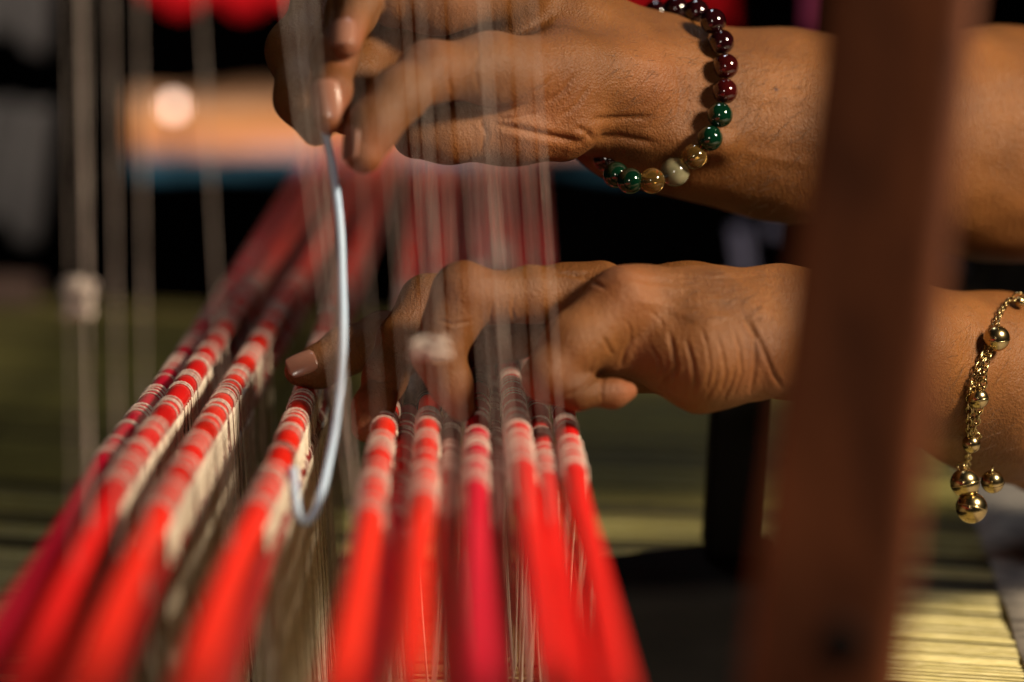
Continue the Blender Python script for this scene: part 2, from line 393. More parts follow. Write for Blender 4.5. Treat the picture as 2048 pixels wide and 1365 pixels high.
RIGHTS = [
    ('rod just right of the middle fingertip, its top end under that finger', [(655, 1430), (685, 1327), (723, 1122), (740, 1020), (766, 865), (800, 660), (840, 330)], 0.0, M['orange_red'], 1045, 21, True, ROD_R, None),
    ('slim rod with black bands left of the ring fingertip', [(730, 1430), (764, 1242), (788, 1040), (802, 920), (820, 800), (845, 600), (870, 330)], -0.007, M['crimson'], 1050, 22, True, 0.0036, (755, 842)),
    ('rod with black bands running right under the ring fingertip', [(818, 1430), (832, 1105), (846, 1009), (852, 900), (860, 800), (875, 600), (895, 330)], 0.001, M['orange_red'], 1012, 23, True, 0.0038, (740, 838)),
    ('thin dark rod right below the ring fingertip', [(899, 1420), (894, 1105), (900, 920), (905, 800), (915, 600), (925, 330)], -0.004, M['dark_red'], 960, 24, True, 0.0032, None),
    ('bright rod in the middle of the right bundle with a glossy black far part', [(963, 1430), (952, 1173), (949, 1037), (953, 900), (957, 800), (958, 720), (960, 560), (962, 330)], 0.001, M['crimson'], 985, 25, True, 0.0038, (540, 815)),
    ('thin dark rod squeezed in left of the thick rod below the little finger', [(1016, 1420), (996, 1071), (991, 917), (985, 800), (980, 600), (975, 330)], -0.005, M['dark_red'], 960, 26, True, 0.0033, None),
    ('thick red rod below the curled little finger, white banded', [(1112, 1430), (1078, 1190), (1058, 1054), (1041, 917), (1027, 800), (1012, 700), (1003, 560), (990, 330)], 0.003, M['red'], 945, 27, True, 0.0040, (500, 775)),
    ('second rod from the right end of the bundle', [(1180, 1430), (1136, 1207), (1112, 1105), (1089, 924), (1072, 800), (1050, 600), (1025, 330)], -0.003, M['red'], 965, 28, True, 0.0037, None),
    ('rightmost red rod, beside the open olive threads', [(1245, 1430), (1188, 1139), (1160, 1020), (1143, 917), (1124, 800), (1093, 560), (1068, 330)], 0.0, M['red'], 948, 29, True, 0.0037, None),
]
for a in RIGHTS: make_rod(*a)

# ------------------------------------------------------------------ hands as one continuous surface each
def cs(px, py, d):                      # point in camera-aligned metres
    return np.array([(px - CX) / FPX * d, (CY - py) / FPX * d, d], dtype=np.float32)
def smin(a, b, k):
    h = np.clip(0.5 + 0.5 * (b - a) / k, 0, 1); return b + (a - b) * h - k * h * (1 - h)
class Prim:
    def __init__(s, A, B, sz=1.0):
        s.a = cs(*A[:3]); s.b = cs(*B[:3]); s.ra = A[3] * A[2] / FPX; s.rb = B[3] * B[2] / FPX; s.sz = sz
        s.sc = np.array([1, 1, sz], dtype=np.float32)
    def d(s, p):
        q = (p - s.a) * s.sc; ba = (s.b - s.a) * s.sc; bb = float(ba @ ba)
        h = np.clip((q @ ba) / bb, 0, 1) if bb > 1e-12 else np.zeros(len(p), np.float32)
        return np.sqrt(((q - h[:, None] * ba) ** 2).sum(1)) - (s.ra + h * (s.rb - s.ra))
def chain(pts, sz=1.0): return [Prim(pts[i], pts[i + 1], sz) for i in range(len(pts) - 1)]
class Hand:
    def __init__(s, palm, fingers, kp=0.010, kf=0.006, kj=0.004, kx=0.0008):
        s.palm, s.fingers, s.kp, s.kf, s.kj, s.kx = palm, fingers, kp, kf, kj, kx
    def f(s, p, use=None):
        P0 = None
        for g in s.palm:
            if use is not None and g not in use: continue
            x = g.d(p); P0 = x if P0 is None else smin(P0, x, s.kp)
        out = None
        for ch in s.fingers:
            F = Fp = None
            for i, g in enumerate(ch):
                if use is not None and g not in use: continue
                x = g.d(p); F = x if F is None else smin(F, x, s.kj)
                if i < 2: Fp = F
            if F is None: continue
            if P0 is not None:
                F = np.minimum(F, P0) if Fp is None else np.minimum(F, smin(P0, Fp, s.kf))
            out = F if out is None else smin(out, F, s.kx)
        if out is None: out = P0
        return out
    def prims(s): return s.palm + [q for ch in s.fingers for q in ch]
    def bounds(s):
        lo = np.full(3, 9.0); hi = np.full(3, -9.0)
        for g in s.palm + [q for ch in s.fingers for q in ch]:
            for c, r in ((g.a, g.ra), (g.b, g.rb)):
                lo = np.minimum(lo, c - r); hi = np.maximum(hi, c + r)
        return lo - 0.004, hi + 0.004
def surface_nets(hand, lo, hi, vx):
    fun = hand.f
    B = 8
    nb = np.ceil((hi - lo) / (vx * B)).astype(int); n = nb * B
    G = np.empty(tuple(n), np.float32)
    ci = np.stack(np.meshgrid(*[np.arange(k) for k in nb], indexing='ij'), -1).reshape(-1, 3)
    cc = (lo + (ci * B + B / 2 - 0.5) * vx).astype(np.float32)
    cv = fun(cc)
    G[:] = np.repeat(np.repeat(np.repeat(np.where(cv > 0, 1, -1).astype(np.float32).reshape(tuple(nb)), B, 0), B, 1), B, 2)
    act = ci[np.abs(cv) < vx * B * 0.5 * 1.74 * 1.6 + 0.0008]
    off = np.stack(np.meshgrid(*[np.arange(B)] * 3, indexing='ij'), -1).reshape(-1, 3)
    grp = (act[:, 0] // 5) * 10000 + (act[:, 1] // 5) * 100 + act[:, 2] // 5
    order = np.argsort(grp, kind='stable'); act = act[order]; grp = grp[order]
    cut = np.concatenate([[0], np.nonzero(np.diff(grp))[0] + 1, [len(grp)]])
    prims = hand.prims(); reach = vx * B * 0.87 * 1.25 + 0.013
    ctr = (lo + (act * B + B / 2 - 0.5) * vx).astype(np.float32)
    near = np.stack([g.d(ctr) < reach for g in prims], 1)
    for c0, c1 in zip(cut[:-1], cut[1:]):
        bl = act[c0:c1]
        idx = (bl[:, None, :] * B + off[None]).reshape(-1, 3)
        use = {g for g, m in zip(prims, near[c0:c1].any(0)) if m}
        if not use: use = None
        val = fun((lo + idx * vx).astype(np.float32), use)
        G[idx[:, 0], idx[:, 1], idx[:, 2]] = val
    neg = G < 0
    s = neg[:-1, :-1, :-1].astype(np.int8)
    cnt = np.zeros(tuple(np.array(G.shape) - 1), np.int8)
    corners = [(i, j, k) for i in (0, 1) for j in (0, 1) for k in (0, 1)]
    for i, j, k in corners:
        cnt += neg[i:G.shape[0] - 1 + i, j:G.shape[1] - 1 + j, k:G.shape[2] - 1 + k]
    cells = np.argwhere((cnt > 0) & (cnt < 8))
    ids = np.full(cnt.shape, -1, np.int32); ids[cells[:, 0], cells[:, 1], cells[:, 2]] = np.arange(len(cells))
    cvv = {c: G[cells[:, 0] + c[0], cells[:, 1] + c[1], cells[:, 2] + c[2]] for c in corners}
    acc = np.zeros((len(cells), 3)); num = np.zeros(len(cells))
    for c in corners:
        for ax in range(3):
            if c[ax]: continue
            e = list(c); e[ax] = 1; e = tuple(e)
            a, b = cvv[c], cvv[e]; m = (a < 0) != (b < 0)
            t = np.where(m, a / np.where(m, a - b, 1), 0)
            pt = np.tile(np.array(c, float), (len(cells), 1)); pt[:, ax] += t
            acc[m] += pt[m]; num[m] += 1
    V = lo + (cells + acc / num[:, None]) * vx
    F = []
    for ax in range(3):
        u, w_ = [(1, 2), (2, 0), (0, 1)][ax]
        sl0 = [slice(None)] * 3; sl1 = [slice(None)] * 3
        sl0[ax] = slice(0, -1); sl1[ax] = slice(1, None)
        a, b = neg[tuple(sl0)], neg[tuple(sl1)]
        E = np.argwhere(a != b)
        ok = (E[:, u] > 0) & (E[:, w_] > 0) & (E[:, u] < ids.shape[u]) & (E[:, w_] < ids.shape[w_]); E = E[ok]
        flip = a[E[:, 0], E[:, 1], E[:, 2]]
        def cell(du, dw):
            q = E.copy(); q[:, u] -= du; q[:, w_] -= dw; return ids[q[:, 0], q[:, 1], q[:, 2]]
        Q = np.stack([cell(1, 1), cell(0, 1), cell(0, 0), cell(1, 0)], 1)
        Q[~flip] = Q[~flip][:, ::-1]; F.append(Q)
    F = np.concatenate(F); F = F[(F >= 0).all(1)]
    return V, F
def vnormals(V, F):
    n = np.cross(V[F[:, 2]] - V[F[:, 0]], V[F[:, 3]] - V[F[:, 1]]); N = np.zeros_like(V)
    for k in range(4):
        for ax in range(3): N[:, ax] += np.bincount(F[:, k], n[:, ax], len(V))
    return N / (np.linalg.norm(N, axis=1, keepdims=True) + 1e-12)
def seg_dist(u, pl):
    best = np.full(len(u), 1e9); tt = np.zeros(len(u)); L = len(pl) - 1
    for i in range(L):
        a, b = np.array(pl[i], float), np.array(pl[i + 1], float); ba = b - a
        h = np.clip(((u - a) @ ba) / (ba @ ba), 0, 1); d = np.hypot(*(u - a - h[:, None] * ba).T)
        m = d < best; best[m] = d[m]; tt[m] = (i + h[m]) / L
    return best, tt
BASIS = np.array([list(RIGHT), list(UP), list(FWD)])
def build_hand(name, hand, vx, creases, pinks, mole=None, label='', seed=0):
    lo, hi = hand.bounds(); lo = np.array(lo); hi = np.array(hi)
    hi[0] = min(hi[0], 0.30)
    V, F = surface_nets(hand, lo, hi, vx)
    for _ in range(2):                                        # light smoothing of the lattice
        A = np.zeros_like(V); C = np.zeros(len(V))
        for k in range(4):
            a, b = F[:, k], F[:, (k + 1) % 4]
            for ax in range(3):
                A[:, ax] += np.bincount(a, V[b, ax], len(V)) + np.bincount(b, V[a, ax], len(V))
            C += np.bincount(a, minlength=len(V)) + np.bincount(b, minlength=len(V))
        V = 0.5 * V + 0.5 * A / C[:, None]
    N = vnormals(V, F)
    view = -V / np.linalg.norm(V, axis=1, keepdims=True)
    face = np.clip((N * view).sum(1) * 3, 0, 1)
    uv = np.stack([CX + FPX * V[:, 0] / V[:, 2], CY - FPX * V[:, 1] / V[:, 2]], 1)
    disp = np.zeros(len(V))
    for pl, wd, dep in creases:
        d, t = seg_dist(uv, pl); fade = np.clip(np.minimum(t, 1 - t) * 5, 0, 1)
        disp += face * fade * dep * 1e-3 * (-np.exp(-(d / wd) ** 2) + 0.28 * np.exp(-((d - 2.3 * wd) / (1.3 * wd)) ** 2))
    rs = np.random.RandomState(seed)                          # gentle unevenness of flesh
    for _ in range(26):
        k = rs.normal(size=3); k *= rs.uniform(120, 520) / np.linalg.norm(k)
        disp += 0.028e-3 * 300 / np.linalg.norm(k) * np.sin(V @ k + rs.uniform(0, 6.28)) * 2.2
    V = V + N * disp[:, None]
    pink = np.zeros(len(V))
    for px, py, d, rad, amt in pinks:
        c = cs(px, py, d); pink = np.maximum(pink, amt * np.exp(-(np.linalg.norm(V - c, axis=1) / (rad * d / FPX)) ** 2))
    ml = np.zeros(len(V))
    if mole: ml = face * np.exp(-(np.hypot(uv[:, 0] - mole[0], uv[:, 1] - mole[1]) / mole[2]) ** 4)
    W = V @ BASIS + np.array(CAM)
    base = W.mean(0)
    W = W - base
    me = bpy.data.meshes.new(name)
    me.vertices.add(len(W)); me.vertices.foreach_set('co', W.ravel())
    me.loops.add(F.size); me.loops.foreach_set('vertex_index', F.ravel().astype(np.int32))
    me.polygons.add(len(F)); me.polygons.foreach_set('loop_start', np.arange(0, F.size, 4, dtype=np.int32))
    me.update(calc_edges=True); me.validate()
    for nm, arr in (('pink', pink), ('mole', ml)):
        at = me.attributes.new(nm, 'FLOAT', 'POINT'); at.data.foreach_set('value', arr.astype(np.float32))
    o = link(name, me, M['skin']); o.location = base
    tag(o, label, 'hand')
    return o
def surf(hand, px, py, off=0.0, d0=0.55, d1=0.95):
    """first depth along the ray where the hand's distance equals off (None if the ray misses)"""
    ds = np.linspace(d0, d1, 900); p = (ds[:, None] * np.array([(px - CX) / FPX, (CY - py) / FPX, 1.0])).astype(np.float32); v = hand.f(p) - off
    k = np.argmax(v < 0)
    return float(ds[k]) if v[k] < 0 else None
def snormal(hand, px, py, d):
    c = cs(px, py, d); e = 0.0006; q = []
    for ax in range(3):
        a = c.copy(); a[ax] += e; b = c.copy(); b[ax] -= e; q += [a, b]
    v = hand.f(np.stack(q)); n = np.array([v[0] - v[1], v[2] - v[3], v[4] - v[5]]); n = n / np.linalg.norm(n)
    return Vector(n @ BASIS)

lower = Hand(
    palm=chain([(2260, 850, .80, 200), (2000, 772, .735, 178), (1760, 705, .70, 145), (1560, 662, .675, 122)], 1.0)
        + chain([(1560, 660, .674, 121), (1400, 655, .664, 112), (1260, 625, .658, 82)])
        + chain([(1560, 640, .70, 100), (1380, 610, .70, 76), (1180, 590, .705, 58)])
        + chain([(1490, 700, .657, 104), (1400, 722, .652, 92), (1335, 712, .652, 62)])
        + chain([(1262, 706, .652, 34), (1222, 718, .650, 32)])
        + [Prim((1340, 725, .692, 62), (1190, 735, .70, 58)), Prim((1246, 592, .648, 46), (1290, 585, .655, 44)), Prim((1200, 590, .672, 60), (1130, 588, .672, 57))],
    fingers=[
        chain([(1240, 612, .652, 72), (1150, 690, .643, 63), (1100, 754, .638, 52), (1152, 788, .637, 30), (1226, 788, .642, 26), (1256, 783, .645, 19)]),
        chain([(1200, 590, .670, 58), (1060, 590, .664, 54), (1000, 593, .661, 50), (930, 586, .657, 60), (903, 645, .656, 50), (877, 712, .654, 49), (902, 768, .655, 43), (922, 814, .655, 33)]),
        chain([(1130, 590, .698, 52), (950, 596, .698, 45), (853, 602, .697, 50), (800, 682, .688, 42), (768, 758, .677, 43), (748, 815, .669, 38), (735, 854, .665, 31)]),
        chain([(1080, 592, .725, 48), (880, 605, .725, 46), (834, 645, .722, 43), (806, 724, .718, 34)]),
        chain([(1120, 650, .725, 60), (900, 690, .725, 52), (770, 675, .716, 47), (690, 703, .708, 47), (637, 735, .703, 41), (600, 744, .700, 32)]),
    ], kp=0.009, kf=0.006, kj=0.004)
cr = []
def C(w_, dep, *pts): cr.append((list(pts), w_, dep * 0.62))
C(4, .9, (1337, 660), (1348, 700), (1353, 738), (1344, 775))
C(4, .9, (1370, 672), (1385, 720), (1392, 765), (1383, 798))
C(3, .6, (1400, 650), (1414, 690), (1420, 735), (1412, 780))
C(3, .6, (1432, 668), (1445, 710), (1450, 750), (1440, 790))
C(3, .7, (1462, 645), (1478, 700), (1482, 745), (1465, 800))
C(4, 1.0, (1478, 615), (1508, 670), (1510, 730), (1500, 790))
C(4, .9, (1488, 620), (1522, 690), (1545, 750), (1565, 780))
C(3, .6, (1408, 806), (1428, 770), (1435, 735)); C(3, .6, (1445, 802), (1462, 765), (1470, 730))
C(4, .8, (1318, 765), (1345, 748), (1362, 720)); C(3, .5, (1300, 690), (1320, 720), (1318, 750))
C(4, 1.1, (1192, 752), (1170, 774), (1128, 797)); C(3, .8, (1206, 752), (1203, 782), (1205, 808))
C(4, 1.0, (1268, 672), (1252, 700), (1240, 738)); C(4, .9, (1205, 672), (1216, 694), (1226, 712)); C(3, .6, (1190, 715), (1180, 735), (1178, 750))
C(6, 1.2, (1118, 605), (1100, 640), (1080, 665)); C(3, .6, (1030, 585), (1024, 620), (1030, 645)); C(3, .5, (985, 600), (978, 630), (982, 645))
C(3, .7, (842, 712), (870, 724), (905, 722)); C(3, .6, (735, 755), (765, 763), (795, 756)); C(3, .6, (876, 640), (905, 650), (945, 640))
C(7, .6, (1215, 545), (1290, 560), (1400, 566), (1520, 560)); C(4, .5, (1330, 552), (1430, 556), (1540, 550))
C(4, .6, (1130, 548), (1180, 560), (1215, 580)); C(3, .5, (1095, 545), (1150, 552), (1190, 548))
C(9, -.55, (1262, 600), (1330, 612), (1400, 596), (1500, 600)); C(7, -.45, (1330, 612), (1390, 640), (1470, 632)); C(8, -.4, (1110, 560), (1010, 556), (940, 562)); C(3, .4, (1300, 620), (1320, 640), (1330, 660)); C(3, .4, (1250, 640), (1262, 660), (1258, 680))
LOWER_LABEL = 'left hand and forearm reaching down with fingertips pressed on the red rods'
lower_o = build_hand('hand', lower, 0.0005, cr,
    [(1245, 787, .643, 40, .7), (930, 822, .655, 60, .55), (736, 860, .66, 65, .6), (600, 748, .70, 40, .25), (1290, 705, .65, 40, .45), (806, 735, .70, 40, .4), (1250, 590, .648, 60, .4), (930, 570, .656, 60, .35), (1100, 755, .638, 50, .3), (880, 710, .655, 40, .3), (855, 590, .68, 45, .3), (1500, 780, .65, 90, .3)],
    label=LOWER_LABEL, seed=5)

upper = Hand(
    palm=chain([(2200, 305, .80, 228), (2000, 290, .775, 220), (1560, 252, .742, 176), (1400, 226, .732, 158), (1290, 203, .728, 156)], 1.22)
        + chain([(1270, 190, .724, 160), (1100, 100, .715, 140), (920, 10, .712, 125)], 1.2)
        + chain([(1120, 238, .690, 84), (1020, 240, .684, 76)])
        + [Prim((1190, 256, .706, 24), (1440, 285, .706, 20)), Prim((1010, 185, .705, 95), (830, 170, .702, 82))],
    fingers=[
        chain([(1020, 255, .684, 66), (900, 268, .676, 53), (834, 268, .676, 50)]),
        chain([(1260, 165, .704, 92), (1120, 142, .686, 80), (980, 138, .664, 65), (862, 146, .645, 56), (795, 192, .632, 50), (748, 250, .625, 45), (728, 310, .622, 38)]),
        chain([(1010, -50, .69, 95), (870, -22, .672, 86), (790, -5, .668, 62)]),
        chain([(840, -30, .70, 66), (745, 70, .685, 60), (708, 150, .672, 52), (694, 232, .660, 38)]),
        chain([(820, -60, .72, 62), (650, 5, .690, 60), (594, 105, .672, 53), (600, 195, .657, 46), (634, 262, .648, 32)]),
        chain([(790, -70, .69, 50), (705, 20, .655, 46), (670, 115, .636, 42), (662, 180, .628, 37), (658, 238, .624, 30)]),
        chain([(780, -80, .675, 44), (716, -5, .638, 40), (692, 88, .626, 32)]),
    ], kp=0.014, kf=0.010, kj=0.006)
cr = []
C(7, 1.6, (1168, 288), (1120, 278), (1050, 262), (985, 248)); C(4, .8, (1060, 205), (1010, 225), (960, 232)); C(4, .7, (1085, 225), (1030, 238), (985, 236))
C(5, .8, (1090, 210), (1125, 185), (1150, 150)); C(5, .8, (1118, 238), (1155, 210), (1180, 170)); C(4, .6, (1060, 190), (1090, 170), (1105, 150))
C(6, 1.0, (1180, 240), (1240, 238), (1310, 236)); C(7, 1.2, (1185, 276), (1240, 274), (1320, 288)); C(5, .9, (1150, 255), (1175, 265), (1190, 285))
C(5, .8, (1140, 300), (1165, 285), (1185, 262)); C(3, .5, (1350, 120), (1362, 180), (1350, 250)); C(3, .4, (1372, 130), (1380, 190), (1368, 240))
C(14, -.7, (1460, 180), (1560, 196), (1660, 205)); C(12, -.6, (1240, 110), (1330, 130), (1410, 150)); C(10, -.5, (1470, 300), (1560, 320), (1650, 330)); C(4, .6, (900, 120), (895, 150), (905, 190)); C(4, .6, (960, 100), (950, 140), (960, 185)); C(5, .8, (960, 235), (972, 270), (960, 310))
UPPER_LABEL = 'right hand with a bead bracelet on its wrist, held above and gripping the hooked wire'
upper_o = build_hand('hand', upper, 0.0005, cr,
    [(690, 80, .626, 50, .8), (660, 215, .624, 55, .8), (735, 300, .622, 50, .7), (1060, 230, .68, 110, .3), (850, 140, .645, 60, .35), (880, -20, .67, 80, .4), (1330, 150, .69, 90, .2)], mole=(1552, 180, 4.5), label=UPPER_LABEL, seed=8)

def nail(hand, hand_o, px, py, ax_px, wid, length, tilt=0.0, nrm=None):
    d = surf(hand, px, py, 0.0)
    if d is None: return
    n = Vector(nrm).normalized() if nrm else snormal(hand, px, py, d)
    p = P(px, py, d)
    axd = (ax_px[0] * RIGHT - ax_px[1] * UP); axd = (axd - n * axd.dot(n)).normalized(); s = n.cross(axd)
    v = []; f = []; NU, NV = 12, 12; R = wid * 0.75
    for j in range(NV + 1):
        b = j / NV * 2 - 1
        wv = wid * 0.5 * (1 - 0.22 * max(0, b) ** 3 - 0.18 * max(0, -b) ** 3) * (1 if abs(b) < .8 else math.sqrt(max(0.05, 1 - ((abs(b) - .8) / .24) ** 2)))
        for i in range(NU + 1):
            a = (i / NU * 2 - 1) * wv
            v.append(p + s * a + axd * (b * length * 0.5) + n * (0.0007 - (R - math.sqrt(max(0, R * R - a * a))) - 0.0009 * (b * 0.5 + .1) ** 2 * 2))
    for j in range(NV):
        for i in range(NU):
            k = j * (NU + 1) + i; f.append((k, k + 1, k + NU + 2, k + NU + 1))
    o = link('nail', mesh('nail', [q - hand_o.location for q in v], f), M['nail'], hand_o)
    m = o.modifiers.new('t', 'SOLIDIFY'); m.thickness = 0.0007; m.offset = -1
    return o
def hairs(hand, hand_o, boxes, n, seed):
    rr = random.Random(seed); v = []; f = []
    for _ in range(n):
        x0, y0, x1, y1 = rr.choice(boxes); px, py = rr.uniform(x0, x1), rr.uniform(y0, y1)
        d = surf(hand, px, py)
        if d is None: continue
        nn = snormal(hand, px, py, d); p = P(px, py, d)
        g = (RIGHT * rr.uniform(-1, -.3) - UP * rr.uniform(-.1, 1) + nn * 0.3); g = (g - nn * g.dot(nn) * 0.75).normalized()
        side = g.cross(nn).normalized(); L = rr.uniform(0.003, 0.0075); w_ = 0.00006; b0 = len(v)
        for t in (0, .35, .7, 1):
            c = p + g * (L * t) + nn * (0.0009 * math.sin(t * 2.4)) + side * (0.0006 * t * t * rr.uniform(-1, 1)); q = w_ * (1 - .8 * t)
            v += [c - side * q, c + nn * q, c + side * q]
        for k in range(3):
            for a in range(3): f.append((b0 + 3 * k + a, b0 + 3 * k + (a + 1) % 3, b0 + 3 * k + 3 + (a + 1) % 3, b0 + 3 * k + 3 + a))
    tag(link('hair', mesh('hair', [q - hand_o.location for q in v], f), M['hair'], hand_o), kind='stuff')
M['hair'] = simple('arm hair', (0.06, 0.028, 0.012), (0.11, 0.05, 0.022), 100, 0.5)
hairs(upper, upper_o, [(1460, 80, 1650, 420), (1460, 80, 1650, 420), (1230, 60, 1420, 240)], 330, 1)
hairs(lower, lower_o, [(1380, 545, 1570, 640), (1900, 610, 2048, 900)], 220, 2)
nail(lower, lower_o, 603, 727, (-0.9, 0.45), 0.0085, 0.0105)
nail(upper, upper_o, 652, 200, (0.1, 1.0), 0.0085, 0.0125)
nail(upper, upper_o, 699, 284, (0.15, 1.0), 0.0085, 0.012)
nail(upper, upper_o, 684, 66, (0.1, 1.0), 0.0075, 0.010)

# ------------------------------------------------------------------ bead bracelet on the upper wrist
def sphere_mesh(name, r, mat, seg=32, rings=20):
    v = [(0, 0, r)]; f = []
    for i in range(1, rings):
        t = math.pi * i / rings
        for k in range(seg): v.append((r * math.sin(t) * math.cos(2 * math.pi * k / seg), r * math.sin(t) * math.sin(2 * math.pi * k / seg), r * math.cos(t)))
    v.append((0, 0, -r)); L = len(v) - 1
    for k in range(seg): f.append((0, 1 + k, 1 + (k + 1) % seg)); f.append((L, L - seg + (k + 1) % seg, L - seg + k))
    for i in range(rings - 2):
        for k in range(seg):
            a = 1 + i * seg + k; b = 1 + i * seg + (k + 1) % seg; f.append((a, a + seg, b + seg, b))
    me = mesh(name, v, f); me.materials.append(mat); me.polygons.foreach_set('use_smooth', [True] * len(me.polygons)); return me
def gem(name, c, trans, rough=0.05):
    q = NT(name); col, _ = q.mixnoise(tuple(x * 0.6 for x in c), c, 160); q.l(col, q.b.inputs['Base Color'])
    q.p(Roughness=rough, IOR=1.55, Transmission_Weight=trans, Coat_Weight=0.6, Coat_Roughness=0.03); return q.m
GEM = {'g': gem('garnet', (0.040, 0.003, 0.003), 0.15), 'd': gem('dark garnet', (0.016, 0.002, 0.003), 0.1), 'e': gem('green agate', (0.002, 0.024, 0.010), 0.25),
       'c': gem('citrine', (0.62, 0.36, 0.09), 0.9), 'w': gem('pale chalcedony', (0.27, 0.245, 0.14), 0.25, 0.16)}
GEMLAB = {'g': 'dark red glassy bead', 'd': 'nearly black red bead', 'e': 'dark green bead', 'c': 'clear amber bead', 'w': 'larger milky pale bead'}
BEADS = [(1312, 26, 'd'), (1352, 18, 'd'), (1393, 24, 'd'), (1426, 43, 'd'), (1443, 85, 'd'), (1452, 133, 'g'), (1450, 183, 'g'), (1440, 231, 'e'), (1420, 277, 'e'),
         (1389, 313, 'c'), (1350, 344, 'w'), (1304, 362, 'c'), (1260, 362, 'e'), (1232, 350, 'e'), (1212, 318, 'd')]
DEPTH = [.752, .738, .722, .708, None, None, None, None, None, None, None, .690, .690, .698, .712]
br = root('bead_bracelet', P(1440, 230, .69)); tag(br, 'bracelet of round red, green and amber beads on the upper wrist', 'bracelet')
beadpts = []
for (px, py, k), dd in zip(BEADS, DEPTH):
    r = (30 if k == 'w' else 26.0) * 0.69 / FPX
    d = dd if dd else (surf(upper, px, py, r * 0.97) or 0.70)
    p = P(px, py, d); beadpts.append(p)
    o = link('bead', sphere_mesh('bead', r * d / 0.69 if dd else r, GEM[k]), None, br); o.location = p - br.location
    o.rotation_euler = (rnd.uniform(0, 6), rnd.uniform(0, 6), 0); o['label'] = GEMLAB[k]
back = [P(1238, 270, .775), P(1262, 200, .79), P(1280, 120, .785), P(1296, 60, .77)]
for p in back:
    o = link('bead', sphere_mesh('bead', 26 * .69 / FPX, GEM['d']), None, br); o.location = p - br.location; o['label'] = GEMLAB['d']
loop = [p - br.location for p in beadpts + back]
tube('elastic_string', catmull(loop + [loop[0]], 90), 0.0005, M['black'], br, sides=6, cap=False)

# ------------------------------------------------------------------ gold bell bracelet on the lower forearm
gb = root('bell_bracelet', P(1960, 800, .69)); tag(gb, 'gold chain bracelet hung with little round bells on the lower forearm', 'bracelet')
def arm_p(px, py, off): 
    d = surf(lower, px, py, off); return P(px, py, d if d else .70)
def link_mesh():
    v = []; f = []; n, m = 14, 6
    for i in range(n):
        t = 2 * math.pi * i / n
        for k in range(m):
            a = 2 * math.pi * k / m; rad = 1 + 0.26 * math.cos(a)
            v.append((0.0014 * rad * math.cos(t) * 1.25, 0.0011 * rad * math.sin(t), 0.0014 * 0.26 * math.sin(a)))
    for i in range(n):
        for k in range(m): f.append((i * m + k, ((i + 1) % n) * m + k, ((i + 1) % n) * m + (k + 1) % m, i * m + (k + 1) % m))
    me = mesh('chain_link', v, f); me.materials.append(M['gold']); me.polygons.foreach_set('use_smooth', [True] * len(me.polygons)); return me
LINK = link_mesh()
def chain_links(pl, off):
    pts = catmull([arm_p(x, y, off) for x, y in pl], 40); S, at = resample(pts); s = 0; k = 0
    while s < S[-1]:
        p, t = at(s); q = t.to_track_quat('X', 'Z')
        o = bpy.data.objects.new('chain_link', LINK); COL.objects.link(o); o.parent = gb; o.location = p - gb.location
        o.rotation_mode = 'QUATERNION'; o.rotation_quaternion = q @ Matrix.Rotation(math.pi / 2 * (k % 2) + 0.4, 4, 'X').to_quaternion()
        s += 0.0024; k += 1
chain_links([(2018, 600), (2003, 622), (1988, 655), (1975, 690), (1960, 740), (1950, 800), (1943, 860), (1936, 920), (1930, 950)], 0.0012)
chain_links([(1984, 690), (1970, 740), (1966, 785), (1957, 830), (1945, 870)], 0.0030)
chain_links([(1972, 700), (1952, 745), (1940, 785), (1938, 850), (1940, 900)], 0.0018)
chain_links([(2080, 590), (2045, 600), (2022, 604)], 0.0014)
def bell(px, py, rpx, d=None):
    r = rpx * .68 / FPX
    dd = d or (surf(lower, px, py, r * 0.98) or .69)
    o = link('bell', sphere_mesh('bell', r, M['gold'], 28, 18), None, gb); o.location = P(px, py, dd) - gb.location
    # cap and seam
    for sgn, nm in ((1, 'bell_loop'),):
        t = bpy.data.objects.new(nm, LINK); COL.objects.link(t); t.parent = o; t.location = (0, 0, r + 0.0008); t.rotation_euler = (1.57, 0, rnd.uniform(0, 3))
    v, f = [], []
    n = 32
    for i in range(n):
        a = 2 * math.pi * i / n
        for dr, dz in ((1.0, -.05), (1.035, 0), (1.0, .05)): v.append((r * dr * math.cos(a), r * dr * math.sin(a), r * dz))
    for i in range(n):
        for k in range(2): f.append((i * 3 + k, ((i + 1) % n) * 3 + k, ((i + 1) % n) * 3 + k + 1, i * 3 + k + 1))
    sm_ = link('seam', mesh('seam', v, f), M['gold'], o); o.rotation_euler = (rnd.uniform(-.4, .4), rnd.uniform(-.5, .5), 0)
for b in ((1993, 677, 27), (1957, 797, 21), (1943, 888, 19), (1930, 966, 29, .672), (1943, 1016, 31, .672), (1985, 964, 24, .70), (2040, 604, 12)): bell(*b)
tube('drop_wire', catmull([P(1934, 930, .672) - gb.location, P(1930, 945, .672) - gb.location, P(1938, 992, .674) - gb.location], 8), 0.0005, M['gold'], gb, sides=6)

# ------------------------------------------------------------------ hooked wire held by the upper hand
wp = [(646, 250, .632), (658, 300, .630), (672, 380, .628), (681, 470, .626), (684, 560, .624), (686, 650, .620), (683, 740, .616), (672, 840, .612), (658, 920, .608), (642, 990, .600), (630, 1025, .597), (612, 1044, .595), (597, 1030, .594), (590, 990, .594), (586, 935, .595)]
wpts = catmull([P(*q) for q in wp], 90); o0 = wpts[0]
hw = tube('hook_wire', [p - o0 for p in wpts], 0.00135, M['wire'], None, sides=14); hw.location = o0
tag(hw, 'pale blue white wire with a hooked lower end hanging from the upper fingers', 'wire')

